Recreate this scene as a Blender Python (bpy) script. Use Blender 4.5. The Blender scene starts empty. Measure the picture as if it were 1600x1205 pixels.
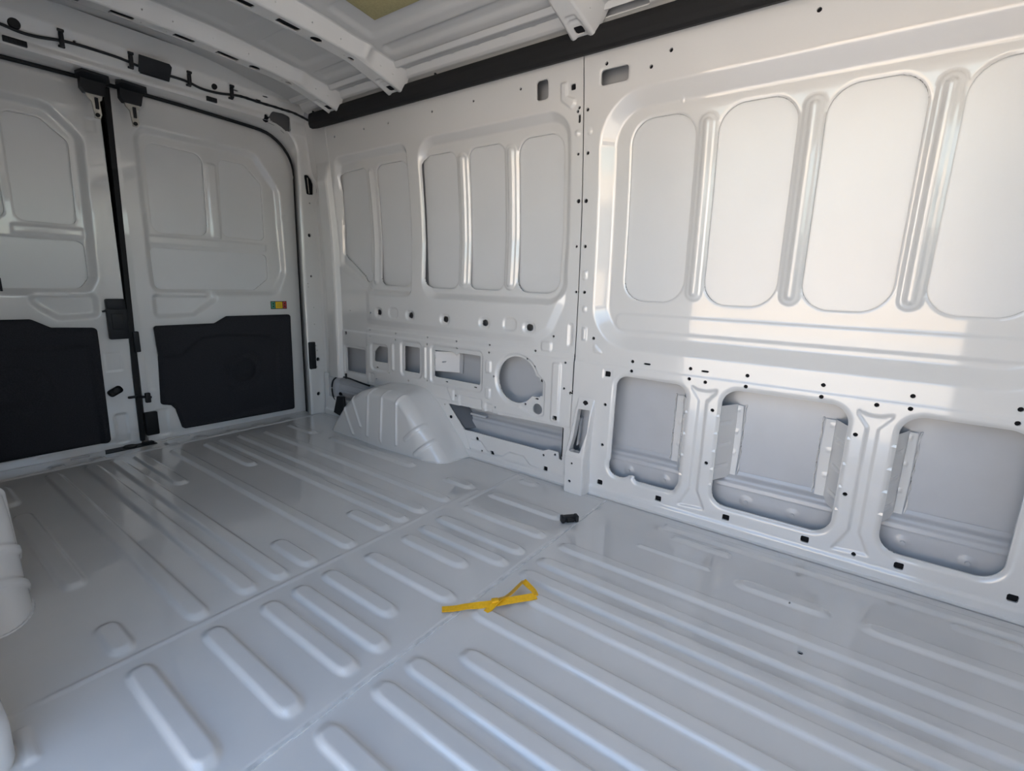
# Interior of a white panel van, looking at the rear doors and the right-hand side wall.
# World axes: X across the van (right wall at x = 1.735), Y towards the rear doors, Z up, floor z = 0. Metres.
import bpy, bmesh, math, random
import numpy as np
from mathutils import Vector, Matrix
random.seed(4)
SC = bpy.context.scene
COL = SC.collection

# ------------------------------------------------------------------ camera, sky, sun, exposure
cam = bpy.data.cameras.new('camera'); co = bpy.data.objects.new('camera', cam); COL.objects.link(co)
yaw, pitch, roll = (math.radians(a) for a in (54.06129589, 11.71839889, -1.85649211))
fwd = Vector((math.sin(yaw)*math.cos(pitch), math.cos(yaw)*math.cos(pitch), -math.sin(pitch)))
r0 = Vector((math.cos(yaw), -math.sin(yaw), 0)); d0 = fwd.cross(r0)
rt = math.cos(roll)*r0 + math.sin(roll)*d0; dn = -math.sin(roll)*r0 + math.cos(roll)*d0
M = Matrix((rt, -dn, -fwd)).transposed().to_4x4(); M.translation = Vector((0, 0, 0.835))
co.matrix_world = M
cam.sensor_width = 36.0; cam.lens = 763.137*36/1600; cam.clip_start = 0.02
SC.camera = co

SUN_EL, SUN_AZ = 48, Vector((0.80, 0.40, 0)).normalized()     # towards the sun: the van's closed side, a little to the rear
w = bpy.data.worlds.new('sky'); SC.world = w; w.use_nodes = True
nt = w.node_tree; bg = nt.nodes['Background']
sky = nt.nodes.new('ShaderNodeTexSky'); sky.sky_type = 'NISHITA'; sky.sun_disc = False
sky.sun_elevation = math.radians(SUN_EL); sky.sun_rotation = math.atan2(SUN_AZ.x, SUN_AZ.y)
sky.altitude = 100; sky.air_density = 1.0; sky.dust_density = 2.6; sky.ozone_density = 1.0
sky_tint = nt.nodes.new('ShaderNodeMix'); sky_tint.data_type = 'RGBA'; sky_tint.blend_type = 'MULTIPLY'; sky_tint.inputs[0].default_value = 1.0
sky_tint.inputs[7].default_value = (1.0, 0.965, 0.90, 1)          # warm tint multiplied over the whole sky, in place of white balance
nt.links.new(sky.outputs[0], sky_tint.inputs[6]); nt.links.new(sky_tint.outputs[2], bg.inputs[0]); bg.inputs[1].default_value = 0.19
sd = bpy.data.lights.new('sun', 'SUN'); so = bpy.data.objects.new('sun', sd); COL.objects.link(so)
sd.energy = 5.2; sd.angle = math.radians(0.6); sd.color = (1.0, 0.935, 0.845)
sdir = SUN_AZ*math.cos(math.radians(SUN_EL)) + Vector((0, 0, math.sin(math.radians(SUN_EL))))
so.rotation_euler = sdir.to_track_quat('Z', 'Y').to_euler(); so.location = (3, -6, 8)
SC.view_settings.view_transform = 'Standard'; SC.view_settings.look = 'None'
SC.view_settings.gamma = 1.0; SC.view_settings.use_curve_mapping = False
SC.view_settings.exposure = 2.2

# ------------------------------------------------------------------ materials
MATS = {}
def mat(name, col, rough=0.4, coat=0.0, metal=0.0, spec=0.5, coat_rough=0.05, noise=0.0, nscale=30, bump=0.0, bscale=200, emit=None, rvar=0.0):
    m = bpy.data.materials.new(name); m.use_nodes = True
    n = m.node_tree; b = n.nodes['Principled BSDF']; L = n.links.new
    b.inputs['Base Color'].default_value = (*col, 1); b.inputs['Roughness'].default_value = rough
    b.inputs['Metallic'].default_value = metal; b.inputs['Specular IOR Level'].default_value = spec
    b.inputs['Coat Weight'].default_value = coat; b.inputs['Coat IOR'].default_value = 1.65; b.inputs['Coat Roughness'].default_value = coat_rough
    tc = n.nodes.new('ShaderNodeTexCoord')
    if noise or rvar:
        t = n.nodes.new('ShaderNodeTexNoise'); t.inputs['Scale'].default_value = nscale; t.inputs['Detail'].default_value = 5
        L(tc.outputs['Object'], t.inputs['Vector'])
        if noise:
            r = n.nodes.new('ShaderNodeValToRGB')
            r.color_ramp.elements[0].position = 0.3; r.color_ramp.elements[1].position = 0.7
            r.color_ramp.elements[0].color = (*[c*(1-noise) for c in col], 1)
            r.color_ramp.elements[1].color = (*[min(1, c*(1+noise*0.4)) for c in col], 1)
            L(t.outputs['Fac'], r.inputs['Fac']); L(r.outputs[0], b.inputs['Base Color'])
        if rvar:
            mr = n.nodes.new('ShaderNodeMapRange'); mr.inputs['To Min'].default_value = rough*(1-rvar); mr.inputs['To Max'].default_value = rough*(1+rvar)
            L(t.outputs['Fac'], mr.inputs['Value']); L(mr.outputs[0], b.inputs['Roughness'])
    if bump:
        t2 = n.nodes.new('ShaderNodeTexNoise'); t2.inputs['Scale'].default_value = bscale; t2.inputs['Detail'].default_value = 3
        L(tc.outputs['Object'], t2.inputs['Vector'])
        bp = n.nodes.new('ShaderNodeBump'); bp.inputs['Strength'].default_value = bump; bp.inputs['Distance'].default_value = 0.002
        L(t2.outputs['Fac'], bp.inputs['Height']); L(bp.outputs[0], b.inputs['Normal'])
        if coat: L(bp.outputs[0], b.inputs['Coat Normal'])
    MATS[name] = m; return m
PAINT = mat('white_gloss_paint', (0.725, 0.715, 0.70), 0.30, coat=1.0, coat_rough=0.05, bump=0.012, bscale=70)
FLOORP = mat('white_floor_paint', (0.66, 0.65, 0.635), 0.28, coat=1.0, coat_rough=0.02, noise=0.03, nscale=6)
SKIN = mat('satin_skin_paint', (0.735, 0.735, 0.735), 0.34, coat=0.8, coat_rough=0.15, noise=0.02, nscale=5, bump=0.10, bscale=420)
SLOT_SHADE = mat('dark_slot_shade', (0.16, 0.17, 0.19), 0.5)  # shade inside the wall slots, put into a dark base colour
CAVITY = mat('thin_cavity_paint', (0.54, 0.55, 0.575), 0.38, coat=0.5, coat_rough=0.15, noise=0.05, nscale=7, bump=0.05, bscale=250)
ROOFP = mat('roof_paint', (0.66, 0.65, 0.635), 0.5, coat=0.5, coat_rough=0.2)
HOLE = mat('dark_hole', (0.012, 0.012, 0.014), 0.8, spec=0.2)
BLACK = mat('black_plastic', (0.012, 0.013, 0.016), 0.5, spec=0.35, bump=0.2, bscale=600)
CARPET = mat('charcoal_felt', (0.034, 0.034, 0.039), 0.95, spec=0.15, noise=0.25, nscale=240, bump=0.5, bscale=900)
CLOTH = mat('black_speaker_felt', (0.030, 0.030, 0.034), 0.95, spec=0.1, noise=0.2, nscale=300)
RUBBER = mat('black_rubber', (0.010, 0.010, 0.011), 0.6, spec=0.3)
DUCT = mat('charcoal_trim_foam', (0.016, 0.016, 0.017), 0.72, spec=0.3, bump=0.3, bscale=500)
STEEL = mat('zinc_steel', (0.52, 0.50, 0.46), 0.38, metal=0.9, noise=0.2, nscale=60)
YELLOW = mat('yellow_webbing', (0.85, 0.46, 0.012), 0.45, spec=0.4, noise=0.12, nscale=160, bump=0.3, bscale=700)
SEALANT = mat('pale_sealant', (0.72, 0.715, 0.70), 0.35, coat=0.5, noise=0.28, nscale=28, bump=0.5, bscale=60)
PAD = mat('mustard_foam_pad', (0.42, 0.37, 0.20), 0.9, spec=0.1, noise=0.1, nscale=120)
ST_Y = mat('sticker_yellow', (0.85, 0.55, 0.02), 0.4); ST_G = mat('sticker_green', (0.06, 0.32, 0.22), 0.4)
ST_R = mat('sticker_red', (0.55, 0.06, 0.06), 0.4); ST_K = mat('sticker_black', (0.02, 0.02, 0.02), 0.4)
CONCRETE = mat('sunlit_concrete', (0.46, 0.435, 0.395), 0.9, noise=0.15, nscale=0.8)
STUCCO = mat('tan_stucco', (0.55, 0.46, 0.36), 0.9, noise=0.08, nscale=3)
GREYP = mat('grey_cab_plastic', (0.10, 0.10, 0.105), 0.6, bump=0.1, bscale=400)

# ------------------------------------------------------------------ object helpers
def link(o, parent=None):
    COL.objects.link(o)
    if parent is not None: o.parent = parent
    return o
def mesh_obj(name, verts, faces, m, parent=None, smooth=True, auto=None):
    me = bpy.data.meshes.new(name); me.from_pydata([tuple(map(float, v)) for v in verts] if not isinstance(verts, np.ndarray) else verts.tolist(), [], faces)
    me.update()
    if smooth: me.polygons.foreach_set('use_smooth', np.ones(len(me.polygons), dtype=bool))
    if auto is not None: me.set_sharp_from_angle(angle=math.radians(auto))
    if m: me.materials.append(m)
    return link(bpy.data.objects.new(name, me), parent)
def empty(name, loc=(0, 0, 0)):
    o = bpy.data.objects.new(name, None); o.empty_display_size = 0.05; COL.objects.link(o); o.location = loc; return o
def tag(o, label=None, cat=None, group=None, kind=None):
    if label: o['label'] = label
    if cat: o['category'] = cat
    if group: o['group'] = group
    if kind: o['kind'] = kind
    return o
class MB:
    """collects simple solids into one mesh"""
    def __init__(s): s.bm = bmesh.new()
    def box(s, c, d, bevel=0.0, rot=None, seg=2):
        b = bmesh.new(); bmesh.ops.create_cube(b, size=1.0)
        bmesh.ops.scale(b, vec=d, verts=b.verts)
        if bevel: bmesh.ops.bevel(b, geom=b.edges[:], offset=bevel, segments=seg, affect='EDGES', profile=0.5)
        if rot is not None: bmesh.ops.rotate(b, cent=(0, 0, 0), matrix=rot, verts=b.verts)
        bmesh.ops.translate(b, vec=c, verts=b.verts); s._merge(b); return s
    def cyl(s, p, q, r, r2=None, n=16):
        p, q = Vector(p), Vector(q); d = q-p; b = bmesh.new()
        bmesh.ops.create_cone(b, cap_ends=True, segments=n, radius1=r, radius2=r if r2 is None else r2, depth=d.length)
        bmesh.ops.transform(b, matrix=Matrix.Translation((p+q)/2) @ d.to_track_quat('Z', 'Y').to_matrix().to_4x4(), verts=b.verts); s._merge(b); return s
    def tube(s, pts, r, n=8):
        rings = []
        for i, p in enumerate(pts):
            p = Vector(p); a = Vector(pts[max(0, i-1)]); c = Vector(pts[min(len(pts)-1, i+1)]); t = (c-a).normalized()
            u = t.cross(Vector((0, 0, 1))); u = u.normalized() if u.length > 1e-4 else Vector((1, 0, 0)); v = t.cross(u)
            rr = r(i) if callable(r) else r
            rings.append([s.bm.verts.new(p+(math.cos(k*2*math.pi/n)*u+math.sin(k*2*math.pi/n)*v)*rr) for k in range(n)])
        for A, B in zip(rings, rings[1:]):
            for k in range(n): s.bm.faces.new((A[k], A[(k+1) % n], B[(k+1) % n], B[k]))
        s.bm.faces.new(rings[0][::-1]); s.bm.faces.new(rings[-1]); return s
    def prism(s, pts, off):
        """polygon (3D points, planar) extruded by vector off"""
        off = Vector(off); A = [s.bm.verts.new(Vector(p)) for p in pts]; B = [s.bm.verts.new(Vector(p)+off) for p in pts]; n = len(pts)
        s.bm.faces.new(A[::-1]); s.bm.faces.new(B)
        for k in range(n): s.bm.faces.new((A[k], A[(k+1) % n], B[(k+1) % n], B[k]))
        return s
    def _merge(s, b):
        mp = {v: s.bm.verts.new(v.co) for v in b.verts}
        for f in b.faces: s.bm.faces.new([mp[v] for v in f.verts])
        b.free()
    def build(s, name, m, parent=None, auto=35):
        bmesh.ops.recalc_face_normals(s.bm, faces=s.bm.faces[:])
        me = bpy.data.meshes.new(name); s.bm.to_mesh(me); s.bm.free()
        me.polygons.foreach_set('use_smooth', np.ones(len(me.polygons), dtype=bool)); me.set_sharp_from_angle(angle=math.radians(auto))
        me.materials.append(m); return link(bpy.data.objects.new(name, me), parent)

# ------------------------------------------------------------------ 2-D shapes (signed distance, negative inside)
def rb(cx, cy, hx, hy, r):
    r = min(r, hx, hy)
    def f(U, V):
        qx = np.abs(U-cx)-hx+r; qy = np.abs(V-cy)-hy+r
        return np.hypot(np.maximum(qx, 0), np.maximum(qy, 0))+np.minimum(np.maximum(qx, qy), 0)-r
    return f, (cx-hx, cx+hx, cy-hy, cy+hy)
def rect(x0, x1, y0, y1, r=0.0): return rb((x0+x1)/2, (y0+y1)/2, abs(x1-x0)/2, abs(y1-y0)/2, r)
def ci(cx, cy, r): return (lambda U, V: np.hypot(U-cx, V-cy)-r), (cx-r, cx+r, cy-r, cy+r)
def poly(pts, r=0.0):
    P = [np.array(p, float) for p in pts]; n = len(P)
    area = sum(P[i][0]*P[(i+1) % n][1]-P[(i+1) % n][0]*P[i][1] for i in range(n))
    if area < 0: P = P[::-1]
    Q = P
    if r > 0:
        Q = []
        for i in range(n):
            a, b, c = P[i-1], P[i], P[(i+1) % n]
            e1 = (b-a)/np.linalg.norm(b-a); e2 = (c-b)/np.linalg.norm(c-b)
            n1 = np.array([-e1[1], e1[0]]); n2 = np.array([-e2[1], e2[0]])
            k = n1+n2; k = k/max(1e-6, k @ n1); Q.append(b+k*r)
    def f(U, V):
        d = np.full(U.shape, 1e9); sgn = np.ones(U.shape)
        for i in range(n):
            a, b = Q[i], Q[(i+1) % n]; e = b-a
            wx, wy = U-a[0], V-a[1]
            t = np.clip((wx*e[0]+wy*e[1])/max(1e-12, e @ e), 0, 1)
            d = np.minimum(d, np.hypot(wx-e[0]*t, wy-e[1]*t))
            c1 = V >= a[1]; c2 = V < b[1]; c3 = e[0]*wy > e[1]*wx
            flip = (c1 & c2 & c3) | (~c1 & ~c2 & ~c3); sgn = np.where(flip, -sgn, sgn)
        return sgn*d-r
    xs = [p[0] for p in P]; ys = [p[1] for p in P]
    return f, (min(xs), max(xs), min(ys), max(ys))
def union(*sh):
    bb = np.array([s[1] for s in sh])
    return (lambda U, V: np.min([s[0](U, V) for s in sh], axis=0)), (bb[:, 0].min(), bb[:, 1].max(), bb[:, 2].min(), bb[:, 3].max())
def ramp(t, c=0.16):
    t = np.clip(t, 0, 1); k = 2*c*(1-c)
    return np.where(t < c, t*t/k, np.where(t > 1-c, 1-(1-t)**2/k, (t-c/2)/(1-c)))

def sheet(name, us, vs, P, m, feats=(), holes=(), flange=0.006, parent=None, base=None):
    """pressed sheet: grid in (u,v); feats = (shape, depth, width) embosses; holes = (shape, roll_depth, roll_width) cut through exactly."""
    U, V = np.meshgrid(us, vs, indexing='ij'); H = np.zeros_like(U); S = np.full_like(U, 1e3)
    if base is not None: H = H+base(U, V)
    def window(bb, pad):
        i0 = max(0, np.searchsorted(us, bb[0]-pad)-1); i1 = min(len(us), np.searchsorted(us, bb[1]+pad)+1)
        j0 = max(0, np.searchsorted(vs, bb[2]-pad)-1); j1 = min(len(vs), np.searchsorted(vs, bb[3]+pad)+1)
        return (slice(i0, i1), slice(j0, j1)) if i1 > i0 and j1 > j0 else None
    for (f, bb), depth, width in feats:
        wd = window(bb, 0.01)
        if wd: H[wd] += depth*ramp(-f(U[wd], V[wd])/width)
    for hl in holes:
        (f, bb), rd, rw = hl
        wd = window(bb, max(0.02, rw+0.005))
        if not wd: continue
        s = f(U[wd], V[wd]); S[wd] = np.minimum(S[wd], s)
        if rd: H[wd] += rd*np.clip(1-np.maximum(s, 0)/rw, 0, 1)**2
    S = np.where(np.abs(S) < 1e-6, 1e-6, S)
    nu, nv = U.shape; idx = np.arange(nu*nv).reshape(nu, nv)
    uvh = np.stack([U.ravel(), V.ravel(), H.ravel()], 1); sr = S.ravel()
    q = np.stack([idx[:-1, :-1], idx[1:, :-1], idx[1:, 1:], idx[:-1, 1:]], -1).reshape(-1, 4)
    keep = (sr[q] > 0); cnt = keep.sum(1)
    faces = q[cnt == 4].tolist(); extra = []; cache = {}; segs = []; base_n = nu*nv
    def cut(a, b):
        k = (a, b) if a < b else (b, a)
        if k not in cache:
            t = sr[k[0]]/(sr[k[0]]-sr[k[1]]); cache[k] = base_n+len(extra); extra.append(uvh[k[0]]*(1-t)+uvh[k[1]]*t)
        return cache[k]
    for c in q[(cnt > 0) & (cnt < 4)].tolist():
        out = []; cuts = []
        for k in range(4):
            a, b = c[k], c[(k+1) % 4]
            if sr[a] > 0: out.append(a)
            if (sr[a] > 0) != (sr[b] > 0):
                v = cut(a, b); out.append(v); cuts.append(v)
        if len(out) >= 3: faces.append(out)
        if len(cuts) == 2: segs.append(cuts)
    if flange and segs:
        allv = np.vstack([uvh, np.array(extra)]) if extra else uvh
        new = []; mp = {}; n0 = len(allv)
        for a, b in segs:
            for v in (a, b):
                if v not in mp:
                    p = allv[v]; mp[v] = (n0+len(new), n0+len(new)+1); new.append(p.copy()); new.append(p+np.array([0, 0, flange]))
            faces.append([mp[a][0], mp[b][0], mp[b][1], mp[a][1]])
        allv = np.vstack([allv, np.array(new)])
    else:
        allv = np.vstack([uvh, np.array(extra)]) if extra else uvh
    used = np.zeros(len(allv), bool)
    for f in faces: used[f] = True
    rm = np.cumsum(used)-1; faces = [rm[f].tolist() for f in faces]; allv = allv[used]
    X = [np.broadcast_to(np.asarray(c, float), (len(allv),)) for c in P(allv[:, 0], allv[:, 1], allv[:, 2])]
    return mesh_obj(name, np.stack(X, 1), faces, m, parent)
def grid(a, b, step): return np.linspace(a, b, max(2, int(round((b-a)/step))+1))
def dot_holes(dots): return [(ci(y, z, r), 0, 0.01) for (y, z, r) in dots]
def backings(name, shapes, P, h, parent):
    """near-black discs behind the small fastener holes, painting in the shade inside them"""
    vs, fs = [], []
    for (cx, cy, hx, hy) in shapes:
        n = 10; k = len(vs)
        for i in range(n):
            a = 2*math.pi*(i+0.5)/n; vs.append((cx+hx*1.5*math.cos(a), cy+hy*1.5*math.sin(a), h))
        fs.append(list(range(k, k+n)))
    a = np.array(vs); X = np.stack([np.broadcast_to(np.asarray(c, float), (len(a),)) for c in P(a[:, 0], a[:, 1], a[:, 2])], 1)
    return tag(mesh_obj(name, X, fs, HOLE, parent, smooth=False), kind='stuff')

def Xw(z): return np.interp(z, [0, .55, .83, .95, 1.184, 1.4, 1.61, 1.80], [1.735, 1.735, 1.733, 1.729, 1.719, 1.698, 1.676, 1.650])
XwS_z = np.linspace(-0.2, 1.9, 300); XwS_x = np.convolve(np.pad(Xw(XwS_z), 20, mode='edge'), np.ones(41)/41, 'valid')
def Xs(z): return np.interp(z, XwS_z, XwS_x)
WALL = lambda y, z, h: (Xs(z)+h, y, z)
MIRR = lambda y, z, h: (1.716-(Xs(z)+h), y, z)
CX = 0.858

# ================================================================== SETTING: right wall
DISH = 0.03
FP = [(0.551, 0.771), (0.259, 0.482), (-0.035, 0.1905), (-0.328, -0.107)]
rows = (0.702, 0.488, 0.304, 0.091, -0.122, -0.336, -0.55)
fdots = [(y, z, .0065) for y in rows for z in (.565, .529)] + [(y, z, .0065) for y, z in ((.799, .382), (.799, .216), (.399, .431), (.399, .239), (-.009, .43), (-.01, .241), (.433, .525), (-.046, .527), (-.058, .057),
    (.928, 1.314), (.931, 1.456), (.927, .985), (.921, .813), (.87, .637), (.86, 1.585), (.637, 1.577), (.236, 1.584), (-.2, 1.58), (.701, 1.544))] + [(.931, 1.15, .008)]
fsq = [(y, z) for y, z in ((.798, .505), (.798, .057), (.555, .058), (.313, .059), (.073, .061), (-.167, .061), (-.407, .061))]
fslots = [(.645, .562), (.438, .5615)]
W1 = poly([(.762, .505), (.494, .502), (.490, .100), (.6675, .097), (.6675, .116), (.690, .112), (.706, .096), (.764, .098)], .045)
W1 = union(W1, rect(.50, .66, .098, .16, .02))
W2 = rect(.013, .373, .093, .510, .055); W3 = rect(-.382, -.109, .091, .508, .055)
feats = [(rect(-.446, .886, .60, 1.497, .17), DISH, .062)]
for yc in (.513, .2195, -.075):
    feats += [(rect(yc-.031, yc+.031, .795, 1.392, .031), -.006, .009), (rect(yc-.0175, yc+.0175, .809, 1.378, .0175), -.009, .013)]
feats += [(rect(-.6, 1.2, -.2, .545, 0), -.0035, .008), (rect(-2, 2, -.3, .040, 0), -.006, .010)]
feats += [(rect(-.42, .80, .672, .7445, .03), -.004, .012)]
for dy in (0, -.482):
    feats.append((poly([(.478+dy, .508), (.446+dy, .497), (.423+dy, .497), (.389+dy, .508), (.389+dy, .492), (.418+dy, .455), (.417+dy, .13), (.385+dy, .062), (.487+dy, .054), (.452+dy, .13), (.451+dy, .455), (.478+dy, .492)], .004), .006, .007))
feats += [(rb(.922, .878, .011, .020, .011), -.004, .006), (rb(.917, .748, .010, .013, .008), -.004, .006), (rb(.911, .650, .012, .028, .006), -.007, .008),
          (poly([(.868, .622), (.868, .580), (.825, .578), (.832, .59)], .005), -.004, .006), (rb(.922, 1.385, .012, .012, .012), -.003, .006), (rb(.6, 1.44, .004, .01, .004), -.002, .004)]
for y, z in ((.798, .505),): feats.append((rb(y, z, .021, .021, .006), .002, .004))
for wsh in (W1, W2, W3): pass
holes = [(W1, .009, .016), (W2, .009, .016), (W3, .009, .016)]
for a, b in FP: holes.append((rect(a, b, .788, 1.404, .078), .003, .006))
holes.append((rb(.8305, 1.545, .051, .024, .011), .003, .006)); holes.append((rect(.850, .932, .165, .355, .01), 0, .01))
holes += [(rb(y, z, .0115, .0105, .002), 0, .01) for y, z in fsq] + [(rb(y, z, .0135, .0035, .001), 0, .01) for y, z in fslots] + dot_holes(fdots)
wall_right = sheet('wall_right', grid(-1.0, .9455, .0042), grid(0.0, 1.72, .0042), WALL, PAINT, feats, holes, .007)
tag(wall_right, 'glossy white pressed steel side wall panel nearest the camera', kind='structure')
backings('fastener_hole', [(y, z, r, r) for y, z, r in fdots]+[(y, z, .0115, .0115) for y, z in fsq]+[(y, z, .0135, .005) for y, z in fslots], WALL, .0085, wall_right)

# rear quarter section
rdots = [(y, z, .0055) for y, z in ((1.79, .559), (1.789, .525), (1.593, .558), (1.591, .525), (1.389, .56), (1.388, .526), (1.138, .56), (1.053, .629), (.987, .527), (.987, .419), (1.358, .419), (1.181, .521), (1.137, .492),
    (1.103, .435), (1.183, .317), (1.591, .291), (1.346, .275), (1.79, .338), (2.244, .559), (2.241, .525), (2.03, .559), (2.028, .525), (2.269, .472), (2.422, .657), (2.218, .657), (2.085, .338), (2.193, .29), (2.27, .256),
    (1.073, .107), (1.015, .123), (1.425, .043), (1.462, 1.572), (1.703, 1.571), (1.999, 1.569), (2.182, 1.569), (2.427, 1.567), (1.222, 1.573), (.965, 1.468), (.971, 1.456), (.968, 1.315), (.965, .986), (.958, .813))]
rdots += [(.963, 1.151, .008), (1.452, .100, .009), (.955, .404, .007)]
rsq = [(1.02, .287), (1.36, .049), (1.059, .048), (2.467, .526), (.990, 1.538)]
rslot = [(2.196, .355, .012, .003), (1.661, .349, .010, .003), (1.474, .349, .010, .003), (1.123, .351, .010, .003), (.964, 1.432, .005, .014)]
feats = [(poly([(1.888, 1.477), (2.455, 1.472), (2.495, 1.30), (2.51, .90), (2.225, .75), (1.888, .75)], .05), .028, .034),
         (rect(.996, 1.822, .75, 1.477, .10), .028, .034),
         (rect(.5, 3, -.2, .545, 0), -.0035, .008), (rect(-2, 2.28, .255, .572, .02), -.003, .006),
         (rect(.5, 3, -.3, .040, 0), -.006, .010)]
for yc, hw in ((2.197, .022), (1.564, .033), (1.295, .033)):
    feats += [(rect(yc-hw, yc+hw, .808, 1.398, hw), -.005, .008), (rect(yc-hw*.55, yc+hw*.55, .82, 1.386, hw*.55), -.008, .010)]
ov = [(2.154, .663), (1.906, .662), (1.661, .659), (1.415, .659), (1.169, .657)]
for y, z in ov: feats.append((rb(y, z, .034, .027, .024), .007, .008))
for y, z in ((2.035, .667), (1.271, .663)): feats.append((rb(y, z, .038, .030, .024), .006, .007))
feats += [(rect(2.09, 2.245, .335, .492, .03), .0095, .009), (rect(1.83, 1.995, .335, .530, .03), .0095, .009), (rect(1.425, 1.772, .325, .530, .03), .0095, .009),
          (rect(2.285, 2.495, .283, .458, .02), .0085, .009), (union(ci(1.232, .42, .122), poly([(1.2, .52), (1.10, .45), (1.078, .43), (1.078, .28), (1.12, .268), (1.22, .30)], .02)), .0085, .009),
          (rect(1.003, 1.047, .267, .523, .01), -.008, .007), (rb(1.39, .46, .018, .032, .012), -.007, .007), (rb(1.39, .335, .017, .028, .012), -.007, .007),
          (rb(1.50, .268, .075, .032, .012), .007, .007), (rb(1.385, .255, .024, .034, .012), .007, .007), (poly([(1.335, .262), (1.275, .235), (1.275, .215), (1.335, .222)], .006), -.007, .007),
          (rb(2.052, .43, .012, .075, .01), -.008, .007), (rb(1.805, .43, .012, .085, .01), -.008, .007), (poly([(1.655, .33), (1.60, .32), (1.60, .262), (1.615, .255)], .008), -.007, .007), (rb(2.235, .292, .025, .03, .015), .0055, .006),
          (rb(1.085, .585, .028, .022, .015), -.007, .007),
          (poly([(1.043, 1.56), (1.012, 1.56), (1.012, 1.515), (.978, 1.50), (.978, 1.48), (1.0, 1.466), (1.043, 1.50)], .008), -.007, .007),
          (rb(.972, 1.385, .011, .011, .011), -.005, .006), (rb(.975, .64, .014, .05, .012), .006, .010),
          (poly([(1.43, .095), (1.39, .055), (1.30, .05), (1.26, .08), (1.18, .08), (1.14, .045), (1.08, .04), (1.08, .03), (1.5, .03), (1.5, .09)], .004), .0055, .006)]
Q = [poly([(2.455, 1.395), (2.235, 1.406), (2.243, .83), (2.262, .822), (2.478, .965)], .03), rect(1.919, 2.157, .806, 1.406, .05), rect(1.600, 1.810, .803, 1.408, .05), rect(1.332, 1.528, .805, 1.407, .04), rect(1.046, 1.258, .801, 1.409, .06)]
holes = [(s, .003, .006) for s in Q]
holes += [(rb(y, z, .0175, .0145, .0135), .002, .005) for y, z in ov]
holes += [(rect(2.300, 2.475, .301, .441, .012), 0, .01), (poly([(2.219, .389), (2.105, .389), (2.105, .476), (2.178, .476), (2.219, .440)], .008), 0, .01),
          (rect(1.854, 1.970, .365, .499, .008), 0, .01), (poly([(1.749, .365), (1.749, .500), (1.62, .503), (1.60, .488), (1.58, .503), (1.445, .503), (1.445, .364)], .008), 0, .01),
          (union(ci(1.232, .42, .104), poly([(1.2, .51), (1.135, .452), (1.112, .445), (1.112, .430), (1.094, .428), (1.094, .367), (1.108, .367), (1.108, .359), (1.15, .359), (1.2, .32)], .003)), 0, .01),
          (ci(1.118, .306, .024), 0, .01), (rb(1.123, 1.552, .026, .033, .012), .002, .006),
          (poly([(1.645, .243), (1.30, .246), (.979, .252), (.979, .107), (.995, .107), (.998, .138), (1.05, .138), (1.075, .127), (1.30, .127), (1.536, .129)], .002), 0, .01),
          (rect(2.506, 2.9, .262, 1.9, 0), 0, .01), (poly([(2.66, .262), (2.497, .263), (2.205, .246), (2.30, .16), (2.375, .118), (2.66, .117)], .003), 0, .01)]
holes += [(rb(y, z, .010, .010, .002), 0, .01) for y, z in rsq] + [(rb(y, z, a, b, .001), 0, .01) for y, z, a, b in rslot] + dot_holes(rdots)
BULGE = poly([(2.9, .592), (1.14, .588), (1.06, .64), (1.005, .76), (.985, .95), (.985, 1.5), (2.9, 1.5)], .06)[0]
def bulge(U, V): return -.014*ramp(-BULGE(U, V)/.035)*np.clip((1.02-V)/.22, 0, 1)*ramp((2.275-U)/.05)
quarter = sheet('quarter_panel', grid(.949, 2.70, .0042), grid(0.0, 1.72, .0042), WALL, PAINT, feats, holes, .006, parent=wall_right, base=bulge)
backings('fastener_hole', [(y, z, r, r) for y, z, r in rdots]+[(y, z, .011, .011) for y, z in rsq]+[(y, z, a, b*1.4) for y, z, a, b in rslot], WALL, .008, wall_right)

# flat outer-skin panels seen through the upper openings, each its own piece
for a, b in FP: sheet('skin_panel', grid(a-.012, b+.012, .03), grid(.776, 1.416, .03), lambda y, z, h: WALL(y, z, h+DISH+.0115+.004*0), SKIN, parent=wall_right)
for s in Q:
    x0, x1, z0, z1 = s[1]
    sheet('skin_panel', grid(x0-.010, x1+.010, .03), grid(z0-.010, z1+.010, .03), lambda y, z, h: WALL(y, z, h+.028+.0115), SKIN, parent=wall_right)
# outer body skin closing the wall, lower part seen through the service openings
def outer_h(y, z): return np.interp(z, [-.2, .545, .60, .70, 1.45, 1.52, 1.8], [.105, .105, .098, .062, .062, .085, .10])
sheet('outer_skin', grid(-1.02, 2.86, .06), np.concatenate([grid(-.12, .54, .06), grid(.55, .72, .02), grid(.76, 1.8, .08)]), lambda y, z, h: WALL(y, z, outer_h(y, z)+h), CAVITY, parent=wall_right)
def sill_x(z): return np.interp(z, [.0, .155, .162, .168, .178, .186, .20], [1.795, 1.802, 1.804, 1.812, 1.816, 1.832, 1.838])
SILLP = lambda y, z, h: (sill_x(z)+h, y, z)
sillf = [(rect(y0, y1, .145, .152, .003), -.002, .003) for y0, y1 in ((.5, .78), (.01, .37), (-.4, -.11))]
sillf += [(ci(y, z, .019), -.004, .006) for y, z in ((.705, .113), (.559, .111), (.267, .108), (.122, .105), (-.170, .110), (-.318, .099))]
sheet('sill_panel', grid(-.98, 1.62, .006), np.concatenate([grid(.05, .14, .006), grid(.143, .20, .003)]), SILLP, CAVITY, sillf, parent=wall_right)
mb = MB()
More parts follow.
